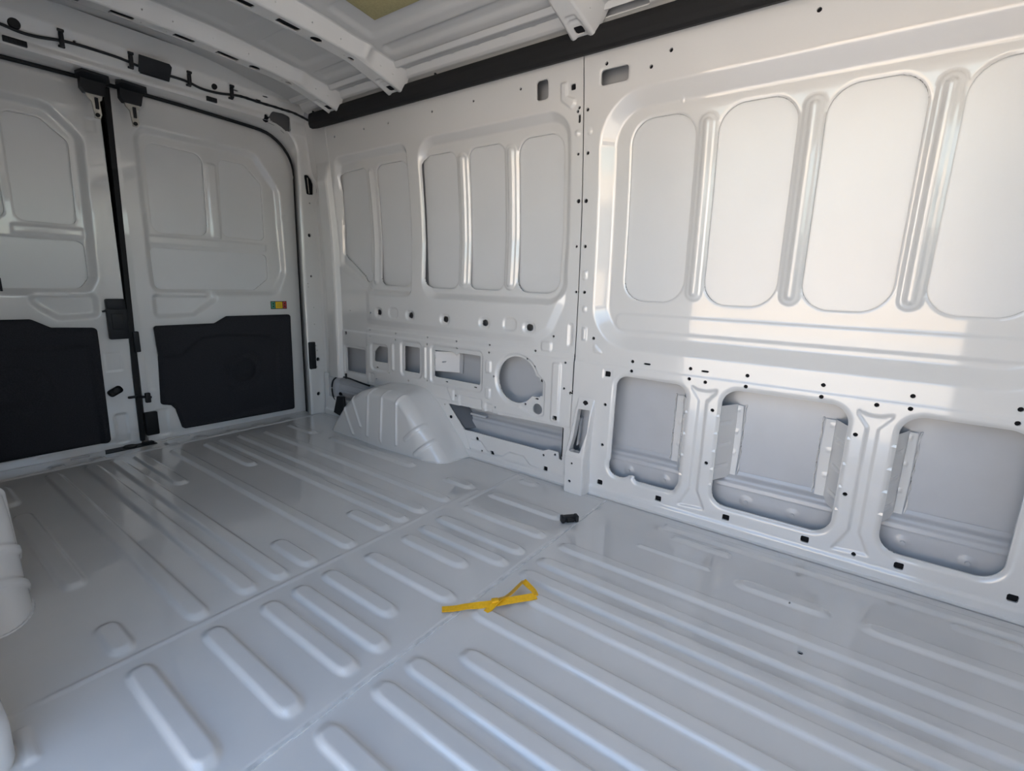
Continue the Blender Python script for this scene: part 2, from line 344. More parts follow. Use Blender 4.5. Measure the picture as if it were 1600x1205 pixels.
for y, z in ((.705, .113), (.559, .111), (.267, .108), (.122, .105), (-.170, .110), (-.318, .099)):
    MB().cyl((1.803, y, z), (1.789, y, z), .006, n=10).build('bolt', CAVITY, wall_right)
mb.bm.free()
# closing ledge above the service openings
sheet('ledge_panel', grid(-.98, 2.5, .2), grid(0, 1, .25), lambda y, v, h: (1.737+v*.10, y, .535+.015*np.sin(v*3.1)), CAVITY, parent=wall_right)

# struts between the lower openings: web + flange, with stiffening swages
def strut(y0, y1, yf, z0, z1, zs, flip=1):
    vs = grid(z0, z1, .004)
    def Pw(u, z, h):
        bow = .006*np.sin((z-z0)/(z1-z0)*math.pi)
        return (1.741+u*(.089+bow), y0+(y1-y0)*u+h, z)
    sheet('stiffener', grid(0, 1, .03), vs, Pw, PAINT, [(((lambda U, V, zc=zc: rb(.045, zc, .034, .0075, .006)[0](U*.095, V)), (0, 1, zc-.012, zc+.012)), .005*flip, .006) for zc in zs], parent=wall_right)
    def Pf(u, z, h):
        bow = .006*np.sin((z-z0)/(z1-z0)*math.pi)
        return (1.829+bow+h, y1+(yf-y1)*u*(1-.25*np.abs((z-z0)/(z1-z0)-.5)), z)
    sheet('stiffener_flange', grid(0, 1, .1), grid(z0+.004, z1-.004, .006), Pf, PAINT, [(((lambda U, V, zc=zc: rb(.0, zc+.04, .012, .006, .005)[0](U*.022, V)), (0, 1, zc+.02, zc+.06)), -.004, .005) for zc in zs], parent=wall_right)
    mbx = MB(); n = 14
    mbx.tube([(1.833+.006*math.sin(k/n*math.pi), yf+.004*math.copysign(1, yf-y1)+.0015*math.sin(k*2.1), z0+(z1-z0)*k/n) for k in range(n+1)], lambda i: .0016+.0007*(i*7 % 3), 6)
    mbx.build('sealant_bead', SEALANT, wall_right)
strut(.380, .337, .316, .176, .447, (.225, .305, .385))
strut(.006, .046, .076, .172, .447, (.215, .30, .385), -1)
strut(-.104, -.138, -.161, .172, .447, (.215, .30, .385))
strut(.490, .527, .553, .172, .449, (.215, .30, .385), -1)
# small pressed gussets on the window edges
for y, zz, s in ((.377, (.415, .352, .288, .222, .165), 1), (.006, (.415, .335, .262, .188), -1), (-.105, (.415, .345, .275, .205), 1), (.486, (.41, .33, .25, .175), -1)):
    for z in zz: MB().prism([(1.7315, y+s*.020, z-.002), (1.7315, y-s*.003, z-.004), (1.7335, y-s*.003, z+.004), (1.7335, y+s*.02, z+.003)], (.004, 0, .002)).build('gusset', PAINT, wall_right)

# inner bracket behind the third quarter-panel window, member and cable behind the wheel arch
mb = MB(); mb.prism([(1.745, 1.757, .492), (1.745, 1.757, .392), (1.825, 1.655, .385), (1.825, 1.655, .49)], (-.0, .003, .0)); mb.prism([(1.825, 1.655, .49), (1.825, 1.655, .383), (1.828, 1.635, .383), (1.828, 1.635, .488)], (.003, 0, 0))
mb.box((1.78, 1.71, .44), (.05, .004, .006), .001); mb.build('inner_bracket', CAVITY, wall_right)
for z in (.475, .455, .41, .395): MB().prism([(1.742, 1.762, z), (1.742, 1.748, z+.001), (1.75, 1.742, z+.005), (1.742, 1.748, z+.007)], (.002, .002, 0)).build('gusset', PAINT, wall_right)
mb = MB()
prof = [(1.84, .245), (1.80, .240), (1.775, .226), (1.764, .206), (1.768, .196), (1.762, .184), (1.762, .166), (1.768, .160), (1.764, .150), (1.772, .130), (1.79, .112), (1.84, .10)]
mb.prism([(x, 2.668, z) for x, z in prof], (0, -.50, 0)); mb.build('inner_member', CAVITY, wall_right)
for y in (2.59, 2.41): MB().cyl((1.78, y, .136), (1.760, y, .136), .012, .010, 10).build('member_bolt', HOLE, wall_right)
MB().prism([(1.739, 2.66, .10), (1.739, 2.60, .10), (1.739, 2.60, .24), (1.739, 2.66, .24)], (.06, .0, 0)).build('end_plate', CAVITY, wall_right)
# lower ledge inside the long slot by the wheel arch
MB().box((1.80, 1.50, .195), (.02, .10, .012), .004).build('ledge_step', CAVITY, wall_right)
MB().prism([(1.745, 1.66, .245), (1.745, 1.55, .128), (1.83, 1.50, .128), (1.83, 1.64, .26)], (0, .004, .004)).build('arch_flange', SLOT_SHADE, wall_right)  # unlit slanted surface, its shade put into the dark colour
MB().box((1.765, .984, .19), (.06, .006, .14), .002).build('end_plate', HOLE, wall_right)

# B-pillar foot: tapered box with an access slot
def foot():
    bm_ = MB(); us = grid(.822, .962, .003); vs = grid(0, .40, .004)
    def hh(U, V):
        c = np.interp(V, [0, .15, .37], [.889, .899, .882]); wd = np.interp(V, [0, .15, .22, .37], [.039, .041, .037, .034])
        lift = np.interp(V, [0, .15, .20, .33, .40], [.066, .052, .044, .022, .002])
        d = (np.abs(U-c)-wd)/.010
        return -lift*(1-ramp(d))-.002*(np.abs(V-.155) < .004)
    hs = [(poly([(.925, .172), (.914, .235), (.909, .348), (.857, .350), (.855, .26), (.876, .173)], .005), 0, .01)]
    o = sheet('pillar_foot', us, vs, WALL, PAINT, [], hs+dot_holes([(.882, .374, .008), (.905, .125, .005), (.907, .05, .006)]), .03, parent=wall_right, base=hh)
    return o
pf = foot()
MB().box((1.795, .90, .26), (.006, .11, .21)).build('pillar_recess', CAVITY, wall_right)
MB().box((1.768, .935, .26), (.05, .004, .21)).build('recess_side', SLOT_SHADE, wall_right)
MB().prism([(1.75, .925, .18), (1.75, .917, .185), (1.76, .914, .30), (1.76, .922, .30)], (.02, .003, 0)).build('recess_rib', CAVITY, wall_right)
backings('fastener_hole', [(.905, .125, .005, .005), (.907, .05, .006, .006), (.882, .374, .008, .008)], lambda y, z, h: (np.interp(z, [0, .15, .37], [1.735-.058, 1.735-.048, 1.735-.010]), y, z), .0, pf)
# sealed joint along the wall foot
def cove(xf, y0, y1, name, parent):
    return sheet(name, grid(y0, y1, .02), grid(0, 1, .125), lambda y, v, h: (xf-.018*(1-v)**2+.0006*np.sin(y*61)*(1-v)+h, y, .022*v**2+.0015), PAINT, parent=parent)
cove(1.731, -1.0, .845, 'floor_joint', wall_right); cove(1.731, .945, 1.50, 'floor_joint', wall_right)

# ================================================================== floor
RX = (.266, .415, .54, .628, .72, .857, .997, .0, 1.085, 1.17, 1.297, 1.448)
def rib(x, y0, y1, hw=.029):
    # pressed bead: steep flanks, gentler run-out at both ends
    k = .5; g = rect(x-hw, x+hw, y0*k, y1*k, hw*.8)[0]
    return ((lambda U, V: g(U, V*k), (x-hw, x+hw, y0, y1)), .0095, .0125)
fl = []
for x, y0, y1 in ((.722, .862, 1.172), (.630, .785, 1.168), (.545, .785, 1.166), (.414, .785, 1.175), (.266, .80, 1.17), (.857, .785, 1.156), (1.0, .867, 1.154), (1.083, .78, 1.158), (1.170, .777, 1.162), (1.297, .779, 1.148), (1.448, .80, 1.146), (1.640, 1.03, 1.135)):
    fl.append(rib(x, y0, y1))
for x, y0, y1 in ((1.292, 1.218, 2.60), (1.168, 1.218, 2.63), (1.076, 1.22, 2.63), (.996, 1.22, 1.44), (.855, 1.215, 2.62), (.720, 1.22, 1.445), (.633, 1.223, 2.65), (.546, 1.226, 2.65), (.420, 1.22, 2.65), (.268, 1.60, 2.27), (.266, 1.225, 1.385), (1.448, 1.225, 1.39), (.720, 2.135, 2.65), (.998, 2.13, 2.61), (1.455, 1.59, 2.24), (1.440, 2.35, 2.62), (.262, 2.36, 2.62)):
    fl.append(rib(x, y0, y1))
for x, y0, y1 in ((.426, -.98, .735), (.555, -.98, .735), (.642, -.98, .732), (.735, -.98, .655), (.866, -.98, .733), (1.0, -.98, .655), (1.083, -.98, .735), (1.172, -.98, .73), (1.290, -.98, .725), (1.440, -.03, .215), (1.440, -.98, -.085), (.28, -.03, .60), (.28, -.98, -.085)):
    fl.append(rib(x, y0, y1))
fl += [(rect(.070, .100, 1.05, 1.16, .012), .005, .012), (rect(1.445, 1.467, .285, .52, .011), .006, .008), (rect(1.560, 1.602, .255, .45, .012), .006, .014), (rect(1.574, 1.612, -.42, -.28, .012), .006, .012), (rect(1.618, 1.672, -.98, .50, .02), .009, .016), (rect(1.655, 1.675, -.98, .3, .01), .003, .01)]
fl += [(rect(-.1, 1.69, .7535, 3.0, 0), .0030, .004), (rect(-.1, 1.45, 1.196, 1.215, .004), .002, .007), (rect(1.30, 1.72, 1.165, 1.184, .004), .003, .007)]
fl += [(rect(-.2, 1.71, 2.686, 2.702, .004), .006, .006), (rect(-.2, 1.71, 2.705, 3.0, 0), -.009, .008)]
for x in (.46, .60, .895, 1.03, 1.19, 1.33, 1.5): fl.append((rb(x, 2.755, .030, .035, .02), .008, .012))
fdot2 = [(1.232, .023, .006), (1.455, -.018, .003), (1.42, .07, .003)]
sillh = [(rb(1.16, 2.845, .018, .008, .006), 0, .01), (rb(.955, 2.835, .055, .009, .008), 0, .01), (rb(.555, 2.83, .035, .010, .008), 0, .01), (rb(1.20, 2.835, .008, .005, .004), 0, .01), (rb(1.62, 2.82, .02, .006, .005), 0, .01), (rb(.88, 2.822, .018, .007, .006), 0, .01)]
floor = sheet('floor', grid(-.02, 1.735, .0035), grid(-1.05, 2.90, .005), lambda x, y, h: (x, y, h), FLOORP, fl, [((ci(x, y, r)), 0, .01) for x, y, r in fdot2]+sillh, -.006)
tag(floor, 'glossy white ribbed steel van floor', kind='structure')
backings('fastener_hole', [(x, y, r, r) for x, y, r in fdot2]+[(1.16, 2.845, .018, .008), (.955, 2.835, .055, .009), (.555, 2.83, .035, .010), (1.2, 2.835, .008, .005), (1.62, 2.82, .02, .006), (.88, 2.822, .018, .007)], lambda x, y, h: (x, y, np.where(y > 2.7, -.016, -.004)+0*h), 0, floor)
# scuffed sealant bead on the floor joint
mb = MB(); n = 120
for k in range(n):
    x0 = -.02+1.72*k/n; x1 = x0+1.72/n*1.02
    mb.box(((x0+x1)/2, .7525+.0006*math.sin(k*1.7), .0012), ((x1-x0), .0085+.0022*math.sin(k*.9)+.0012*math.sin(k*2.3), .0030+.0010*math.sin(k*1.3)), 0)
tag(mb.build('joint_sealant', SEALANT, floor), 'scuffed pale sealant along the cross joint', kind='stuff')
# thin dark underlay so that no daylight comes up through the holes
MB().box((.858, .92, -.035), (1.95, 4.0, .02)).build('underfloor', CAVITY, floor)
# black latch plate on the sill
sp = empty('sill_striker_plate', (.745, 2.825, -.006)); tag(sp, 'black latch plate let into the rear sill under the door gap', 'plate')
def at0(o, p):
    o.parent = p; o.matrix_parent_inverse = Matrix.Translation(p.location).inverted(); return o
at0(MB().prism([(.640, 2.800, -.007), (.850, 2.805, -.007), (.850, 2.862, -.007), (.655, 2.864, -.007)], (0, 0, .004)).build('plate', BLACK), sp)
at0(MB().cyl((.745, 2.835, -.003), (.745, 2.835, .002), .030, .026, 20).build('latch_socket', RUBBER), sp)
at0(MB().box((.82, 2.835, .001), (.045, .03, .008), .003).build('latch_block', RUBBER), sp)

# ================================================================== roof
def zroof(x): u = (x-CX)/.74; return 1.805-.07*u*u
BOWY = (.925, 1.875, 2.345)
rf = []
ys_b = [-1.9, -1.05, -.06, .925, 1.875, 2.345, 2.60]
for a, b in ((.99, 1.79), (1.95, 2.27), (.06, .86), (-.9, -.12)):
    for s in (1, -1):
        c = lambda x: CX+s*(x-CX)
        rf.append((rect(min(c(1.19), c(1.41)), max(c(1.19), c(1.41)), a+.03, b-.03, .03), .010, .020))
        rf.append((rect(min(c(1.45), c(1.515)), max(c(1.45), c(1.515)), a+.02, b-.02, .02), .010, .014))
    rf.append((rect(.60, 1.116, a+.03, b-.03, .03), .008, .02))
ceiling = sheet('ceiling', grid(.10, 1.616, .007), grid(-1.05, 2.63, .010), lambda x, y, h: (x, y, zroof(x)+h), ROOFP, rf)
tag(ceiling, 'pale swaged steel roof skin', kind='structure')
# side rail between the roof skin and the black trim
def rail(s, name):
    pr = [(1.700, 1.60), (1.660, 1.696), (1.640, 1.704), (1.628, 1.706), (1.618, 1.712), (1.604, 1.734), (1.600, 1.739), (1.585, 1.739), (1.572, 1.728), (1.560, 1.728), (1.545, 1.742)]
    t = np.concatenate([[0], np.cumsum([math.dist(a, b) for a, b in zip(pr, pr[1:])])])
    fx = lambda v: np.interp(v, t, [p[0] for p in pr]); fz = lambda v: np.interp(v, t, [p[1] for p in pr])
    vs = np.unique(np.concatenate([grid(0, t[-1], .006), t]))
    bumps = [(rb(y, t[5]-.004, .010, .006, .004), -.004, .004) for y in np.arange(-.7, 2.3, .13)]
    hl = [(rb(.80, t[3]+.004, .10, .014, .006), 0, .01)] if s > 0 else []
    return sheet(name, grid(-1.95, 2.62, .008), vs, lambda y, v, h: (CX+s*(fx(v)-CX)+0*h, y, fz(v)-h), PAINT, bumps, hl, -.004, parent=ceiling)
rail(1, 'roof_side_rail'); rail(-1, 'roof_side_rail')
MB().box((.858, .32, 1.835), (1.9, 5.3, .012)).build('roof_top', CAVITY, ceiling)
for s in (1, -1): MB().box((CX+s*.86, .32, 1.76), (.10, 5.3, .13)).build('cantrail', CAVITY, ceiling)

# roof bows
def bow(yc, wid, label):
    o = empty('roof_bow', (CX, yc, 1.74)); tag(o, label, 'roof beam', 'steel bows across the roof')
    U0 = [0, .20, .45, .60, .72, .78, .90, 1.0, 1.045]; Z0 = [1.742, 1.740, 1.731, 1.724, 1.716, 1.705, 1.683, 1.662, 1.650]
    zb = lambda x: np.interp(np.abs(x-CX)/.74, U0, Z0)
    h2 = wid/2
    pr = [(-h2-.035, 1.0), (-h2-.026, .96), (-h2-.020, .80), (-h2+.004, .06), (-h2+.010, 0.0), (h2-.010, 0.0), (h2-.004, .06), (h2+.010, .80), (h2+.016, .96), (h2+.026, 1.0)]
    t = np.concatenate([[0], np.cumsum([math.hypot(b[0]-a[0], (b[1]-a[1])*.06) for a, b in zip(pr, pr[1:])])])
    vs = np.unique(np.concatenate([grid(0, t[-1], .005), t])); mid = (t[4]+t[5])/2; fr = (t[2]+t[3])/2
    fy = lambda v: np.interp(v, t, [p[0] for p in pr]); fk = lambda v: np.interp(v, t, [p[1] for p in pr])
    def Pb(x, v, h):
        zz = zb(x); top = zroof(x)-.001+.010*(np.abs(x-CX) > .70)*0; k = fk(v)
        wig = .012*np.exp(-((np.abs(x-CX)-.56)/.03)**2)
        return (x, yc+fy(v)*(1+.25*np.clip((np.abs(x-CX)-.6)/.16, 0, 1))-wig*(v < t[3]), zz+(top-zz)*k-h)
    hl = []; dk = []
    for s in (1, -1):
        for dx, hx, hy in ((.10, .036, .017), (.262, .042, .017), (.385, .0, .0)):
            if hx: hl.append((rb(CX+s*dx, mid, hx, hy, .003), 0, .01)); dk.append((CX+s*dx, mid, hx, hy))
        for dx, rx, ry in ((.375, .022, .020), (.53, .014, .011)):
            hl.append((rb(CX+s*dx, mid, rx, ry, ry), 0, .01)); dk.append((CX+s*dx, mid, rx, ry))
        hl.append((rb(CX+s*.735, mid, .016, .014, .005), 0, .01)); dk.append((CX+s*.735, mid, .016, .014))
        for dx in (.04, .05, .19, .33, .45, .5, .64, .70): hl.append((ci(CX+s*dx, (fr if dx not in (.04, .5) else mid), .004), 0, .01)); dk.append((CX+s*dx, (fr if dx not in (.04, .5) else mid), .004, .004))
    ft = [(rb(CX+s*.735, mid, .045, .024, .01), -.006, .010) for s in (1, -1)] + [(rb(CX+s*.685, mid, .02, .02, .01), -.006, .008) for s in (1, -1)]
    b = sheet('beam', grid(CX-.775, CX+.775, .006), vs, lambda x, v, h: Pb(x, v, h), PAINT, ft, hl, -.004); at0(b, o)
    k = backings('beam_hole', dk, lambda x, v, h: Pb(x, v, h), -.010, None); at0(k, o)
    return o
bow(BOWY[0], .080, 'nearest white roof bow, its end lapping the black rail at the top of the picture')
bow(BOWY[1], .085, 'white roof bow between the nearest bow and the rear header')
bow(BOWY[2], .075, 'rearmost white roof bow, just ahead of the rear door header')
pad = sheet('roof_pad', grid(1.06, 1.327, .02), grid(1.25, 1.643, .02), lambda x, y, h: (x, y, zroof(x)-.003+h), PAD, [(rect(1.06, 1.327, 1.25, 1.643, .01), -.004, .006)])
tag(pad, 'mustard foam damping pad stuck to the roof skin', 'pad')

# black trim along the roof side
def duct(s):
    pr = [(1.672, 1.700), (1.632, 1.690), (1.622, 1.683), (1.617, 1.665), (1.618, 1.632), (1.624, 1.617), (1.640, 1.614), (1.678, 1.626)]
    t = np.concatenate([[0], np.cumsum([math.dist(a, b) for a, b in zip(pr, pr[1:])])])
    fx = lambda v: np.interp(v, t, [p[0] for p in pr]); fz = lambda v: np.interp(v, t, [p[1] for p in pr])
    return sheet('trim_rail', grid(-1.0, 2.555, .02), np.unique(np.concatenate([grid(0, t[-1], .006), t])), lambda y, v, h: (CX+s*(fx(v)-CX)-s*h, y, fz(v)), DUCT)
du = empty('side_rail_trim', (1.65, 2.0, 1.62)); tag(du, 'long black padded trim rail along the top of the right wall', 'trim rail')
d1 = duct(1); d1.name = 'rail_cover'; at0(d1, du)
at0(MB().prism([(1.672, 2.555, 1.700), (1.632, 2.555, 1.690), (1.622, 2.555, 1.683), (1.617, 2.555, 1.665), (1.618, 2.555, 1.632), (1.624, 2.555, 1.617), (1.640, 2.555, 1.614), (1.675, 2.555, 1.626)], (0, .008, 0)).build('end_cap', BLACK), du)
for y in (2.545, 1.64): at0(MB().box((1.638, y, 1.694), (.012, .006, .010), .002).build('clip_tab', BLACK), du)

# ================================================================== rear frame, pillars, header
def yframe(z): return np.interp(z, [0, 1.655, 1.672, 1.70, 1.745, 1.775, 1.80], [2.71, 2.71, 2.712, 2.690, 2.668, 2.63, 2.60])
OPEN = rect(.078, 1.638, -.4, 1.640, .15)
ff = [(rb(.529, 1.640+.052, .07, .022, .02), .0, .01)]
fh = [(OPEN, .006, .012), (poly([(1.480, 1.648), (1.50, 1.685), (1.557, 1.690), (1.602, 1.684), (1.602, 1.61), (1.585, 1.61), (1.545, 1.628)], .012), .002, .006), (rb(1.470, 1.648+.002, .012, .015, .012), 0, .01), (rb(1.3, 1.722, .02, .003, .002), 0, .01), (rb(1.45, 1.735, .014, .003, .002), 0, .01), (rb(1.42, 1.712, .014, .003, .002), 0, .01)]
pd = [(1.685, 1.076, .011), (1.695, 1.255, .005), (1.683, .843, .007), (1.688, .56, .004), (1.697, .40, .005), (1.69, .43, .004), (1.70, .345, .012), (1.69, .13, .012), (1.69, .66, .004), (1.69, .30, .004), (1.66, .78, .004), (1.66, .80, .004)]
slot = poly([(1.670, 1.405), (1.698, 1.408), (1.718, 1.385), (1.727, 1.362), (1.724, 1.304), (1.680, 1.301)], .008)
fh += [(slot, .003, .006)] + dot_holes(pd) + dot_holes([(1.04, 1.70, .005), (.70, 1.712, .006), (1.30, 1.69, .005)])
def FR(x, z, h):
    tum = Xs(z)-1.735; k = np.clip((x-1.55)/.12, 0, 1)*np.clip(1-(z-1.3)/.3, 0, 1)
    return (x, yframe(z)+h+.003*np.sin(z*2), z)
rear = sheet('wall_rear', grid(-.02, 1.742, .005), grid(0, 1.80, .005), FR, PAINT, [(rect(1.45, 1.9, 1.60, 1.9, .02), -.003, .004), (rect(1.60, 1.8, -.2, .292, 0), -.003, .004), (poly([(1.45, 1.755), (1.62, 1.755), (1.62, 1.735), (1.53, 1.735)], .008), .006, .01)], fh, .01)
tag(rear, 'white steel frame around the rear doors with header and corner pillars', kind='structure')
backings('fastener_hole', [(x, z, r, r) for x, z, r in pd]+[(1.04, 1.70, .005, .005), (.70, 1.712, .006, .006), (1.30, 1.69, .005, .005), (1.470, 1.650, .013, .016), (1.3, 1.722, .02, .004), (1.45, 1.735, .014, .004), (1.42, 1.712, .014, .004)], FR, .011, rear)
MB().prism([(1.66, 2.735, 1.29), (1.735, 2.735, 1.29), (1.735, 2.735, 1.42), (1.66, 2.735, 1.42)], (0, .004, 0)).build('pocket_back', HOLE, rear)
MB().cyl((1.705, 2.728, 1.31), (1.700, 2.730, 1.395), .0025, n=8).build('pocket_rib', STEEL, rear)
MB().prism([(1.468, 2.742, 1.640), (1.488, 2.732, 1.70), (1.612, 2.732, 1.70), (1.612, 2.742, 1.603), (1.585, 2.742, 1.603), (1.545, 2.742, 1.628)], (0, .004, 0)).build('pocket_back', GREYP, rear)
for s_ in (1, -1): MB().box((CX+s_*.95, 2.90, .85), (.22, .03, 2.0)).build('rear_corner_skin', CAVITY, rear)
MB().box((CX, 2.90, 1.76), (1.9, .03, .22)).build('rear_roof_skin', CAVITY, rear)
# jamb from the frame back to the weather seal
def ring(x0, x1, zt, r, n=14):
    pts = [(x0, -.01)] + [(x0+r-r*math.cos(a), zt-r+r*math.sin(a)) for a in np.linspace(0, math.pi/2, n)] + [(x1-r+r*math.sin(a), zt-r+r*math.cos(a)) for a in np.linspace(0, math.pi/2, n)] + [(x1, -.01)]
    out = []
    for a, b in zip(pts, pts[1:]):
        k = max(1, int(math.dist(a, b)/.03)); out += [(a[0]+(b[0]-a[0])*i/k, a[1]+(b[1]-a[1])*i/k) for i in range(k)]
    return out+[pts[-1]]
def crown(x): return -.022*np.clip(abs(x-CX)/.75, 0, 1)**2
def ringN(x0, x1, zt, r, N=160):
    p = np.array(ring(x0, x1, zt, r)); d = np.concatenate([[0], np.cumsum(np.hypot(*np.diff(p, axis=0).T))]); s = np.linspace(0, d[-1], N)
    q = np.stack([np.interp(s, d, p[:, 0]), np.interp(s, d, p[:, 1])], 1); return q
def loft(name, rings, m, parent):
    v = []; f = []; N = len(rings[0][0])
    for pts, y in rings:
        for x, z in pts: v.append((x, y, z))
    for k in range(len(rings)-1):
        for i in range(N-1): f.append((k*N+i, k*N+i+1, (k+1)*N+i+1, (k+1)*N+i))
    return mesh_obj(name, v, f, m, parent)
def rC(x0, x1, zt, r):
    q = ringN(x0, x1, zt, r); q[:, 1] += np.where(q[:, 1] > 1.2, np.array([crown(x) for x in q[:, 0]])*np.clip((q[:, 1]-1.2)/.3, 0, 1), 0); return q
jr = [(ringN(.078, 1.638, 1.640, .15), 2.718), (ringN(.074, 1.642, 1.637, .155), 2.726), (ringN(.060, 1.656, 1.636, .17), 2.765), (rC(.036, 1.680, 1.638, .19), 2.83), (rC(.02, 1.696, 1.634, .20), 2.85)]
loft('door_jamb', jr, PAINT, rear)
seal = empty('weather_seal', (CX, 2.835, 0)); tag(seal, 'black rubber weather seal framing both rear doors', 'seal')
sp_ = rC(.027, 1.686, 1.633, .195)
mb = MB(); mb.tube([(x, 2.838, z) for x, z in sp_], .0095, 8); at0(mb.build('seal_bulb', RUBBER), seal)
mb = MB(); mb.tube([(x, 2.852, z) for x, z in rC(.020, 1.694, 1.640, .20)], .010, 8); at0(mb.build('seal_lip', RUBBER), seal)
# column between the quarter panel and the rear frame
colp = [(1.736, 2.712), (1.752, 2.706), (1.752, 2.642), (1.746, 2.628), (1.712, 2.612), (1.704, 2.604), (1.702, 2.588), (1.702, 2.540), (1.704, 2.522), (1.712, 2.512), (1.736, 2.498), (1.742, 2.490)]
tcol = np.concatenate([[0], np.cumsum([math.dist(a, b) for a, b in zip(colp, colp[1:])])])
cx_ = lambda v: np.interp(v, tcol, [p[0] for p in colp]); cy_ = lambda v: np.interp(v, tcol, [p[1] for p in colp])
def PC(v, z, h):
    swell = np.exp(-((z-1.335)/.055)**2)   # recess widens beside the pillar slot
    top = np.clip((z-1.36)/.10, 0, 1)
    x = cx_(v); x = x*(1-top)+np.maximum(x, 1.733)*top
    y = cy_(v); y = y-.0*swell
    return (x+(Xs(z)-1.735)+.040*swell*np.clip((y-2.615)/.03, 0, 1), y-.028*swell*np.clip((2.66-y)/.04, 0, 1)*np.clip((y-2.585)/.02, 0, 1), z)
colv = np.unique(np.concatenate([grid(0, tcol[-1], .004), tcol]))
cd = [(.045, .98, .004), (.045, .77, .004), (.05, 1.19, .004), (.05, .55, .005), (.05, .50, .004), (.05, .40, .005), (.05, .33, .005)]
sheet('corner_column', colv, grid(.255, 1.70, .008), PC, PAINT, [], [(ci(v, z, r), 0, .01) for v, z, r in cd], .004, parent=rear)
sheet('pillar_base', colv[cy_(colv) > 2.635], grid(0, .26, .01), PC, PAINT, parent=rear)

# header fittings
def on_face(x, z, out=0.0): return Vector((x, float(yframe(z))-out, z))
for nm, x, r in (('header_grommet', .530, .020), ('header_grommet', 1.211, .014)):
    z = 1.712
    o = MB().cyl(on_face(x, z, -.004), on_face(x, z, .006)+Vector((0, 0, -.002)), r, r*.8, 20).build(nm, RUBBER)
    tag(o, 'larger round black grommet at the far left of the header' if r > .015 else 'smaller round black grommet right of the header cover plate', 'grommet')
o = empty('header_cover', (.96, 2.68, 1.70)); tag(o, 'black rectangular cover plate in the middle of the rear header', 'cover plate')
pl = MB(); pl.prism([(.900, 2.640, 1.730), (.903, 2.673, 1.673), (.915, 2.675, 1.669), (1.018, 2.675, 1.669), (1.022, 2.645, 1.721), (1.012, 2.640, 1.730)], (0, .005, .001)); at0(pl.build('plate', BLACK), o)
at0(MB().box((.962, 2.674, 1.670), (.11, .006, .006), .002).build('plate_lip', BLACK), o)
for x in (.529, 1.204):
    z = 1.656
    v = empty('header_vent', on_face(x, z)); tag(v, 'small black slotted cap in the header lip, ' + ('left of the door catches' if x < .8 else 'right of the door catches'), 'cap')
    b = MB(); b.box(on_face(x, z, .004), (.066 if x < .8 else .046, .012, .020), .002); at0(b.build('cap', BLACK), v)
    for k in range(4): at0(MB().box(on_face(x-.018+.012*k, z, .0105), (.003, .002, .014)).build('slat', RUBBER), v)
# wiring loom
hz = empty('wiring_loom', (1.1, 2.66, 1.70)); tag(hz, 'black wiring loom clipped along the rear header into the side rail', 'cable')
path = [(.30, 1.705), (.40, 1.700), (.491, 1.694), (.545, 1.688), (.592, 1.690), (.658, 1.700), (.70, 1.703), (.765, 1.704), (.83, 1.703), (.871, 1.700), (.92, 1.697), (.98, 1.696), (1.052, 1.696), (1.10, 1.694), (1.151, 1.686), (1.20, 1.686), (1.245, 1.690), (1.285, 1.697), (1.33, 1.702), (1.372, 1.702), (1.44, 1.701), (1.508, 1.702), (1.55, 1.702)]
pts = [on_face(x, z, .0062 if .89 < x < 1.03 else .012) for x, z in path]+[Vector((1.59, 2.655, 1.695)), Vector((1.62, 2.62, 1.676)), Vector((1.638, 2.59, 1.660)), Vector((1.645, 2.55, 1.655))]
# resample smoothly
def smooth(pts, n=4):
    out = []
    for i in range(len(pts)-1):
        p0, p1, p2, p3 = pts[max(0, i-1)], pts[i], pts[i+1], pts[min(len(pts)-1, i+2)]
        for k in range(n):
            t = k/n; out.append(.5*((2*p1)+(-p0+p2)*t+(2*p0-5*p1+4*p2-p3)*t*t+(-p0+3*p1-3*p2+p3)*t**3))
    return out+[pts[-1]]
sm = smooth(pts)
at0((lambda m_: m_.tube(sm, lambda i: .0068 if (i > 70 and i % 3 == 0) else .0056, 8))(MB()).build('loom_sleeve', BLACK), hz)
for x in (.658, .880, 1.100, 1.285):
    c = MB(); z = 1.705; c.box(on_face(x, z, .014), (.014, .016, .052), .003); c.box(on_face(x-.002, z+.026, .012), (.020, .010, .010), .002); c.box(on_face(x+.002, z-.022, .012), (.020, .012, .008), .002)
    at0(c.build('loom_clip', BLACK), hz)
# door catches on the header
def catch(x0, label):
    o = empty('door_catch', (x0+.05, 2.765, 1.573)); tag(o, label, 'door catch', 'door catches on the header')
    y = 2.765; b = MB()
    b.prism([(x0+.012, y, 1.628), (x0+.100, y, 1.625), (x0+.086, y, 1.561), (x0+.022, y, 1.561), (x0+.010, y, 1.578)], (0, .035, 0))
    b.prism([(x0-.012, y-.028, 1.623), (x0+.010, y-.040, 1.637), (x0+.098, y-.040, 1.633), (x0+.106, y-.020, 1.623), (x0+.10, y+.01, 1.621), (x0, y+.01, 1.621)], (0, 0, -.010))
    at0(b.build('housing', BLACK), o)
    a = MB(); a.prism([(x0+.026, y+.012, 1.565), (x0+.084, y+.012, 1.565), (x0+.080, y+.012, 1.545), (x0+.070, y+.012, 1.538), (x0+.074, y+.012, 1.485), (x0+.066, y+.012, 1.471), (x0+.050, y+.012, 1.471), (x0+.044, y+.012, 1.533), (x0+.030, y+.012, 1.548)], (0, .010, 0))
    arm = at0(a.build('striker_arm', STEEL), o)
    at0(MB().box((x0+.060, y+.010, 1.528), (.012, .008, .045), .002).build('latch_pawl', BLACK), o)
    at0(MB().cyl((x0+.058, y+.012, 1.482), (x0+.058, y+.006, 1.482), .008, n=12).build('bolt', RUBBER), o)
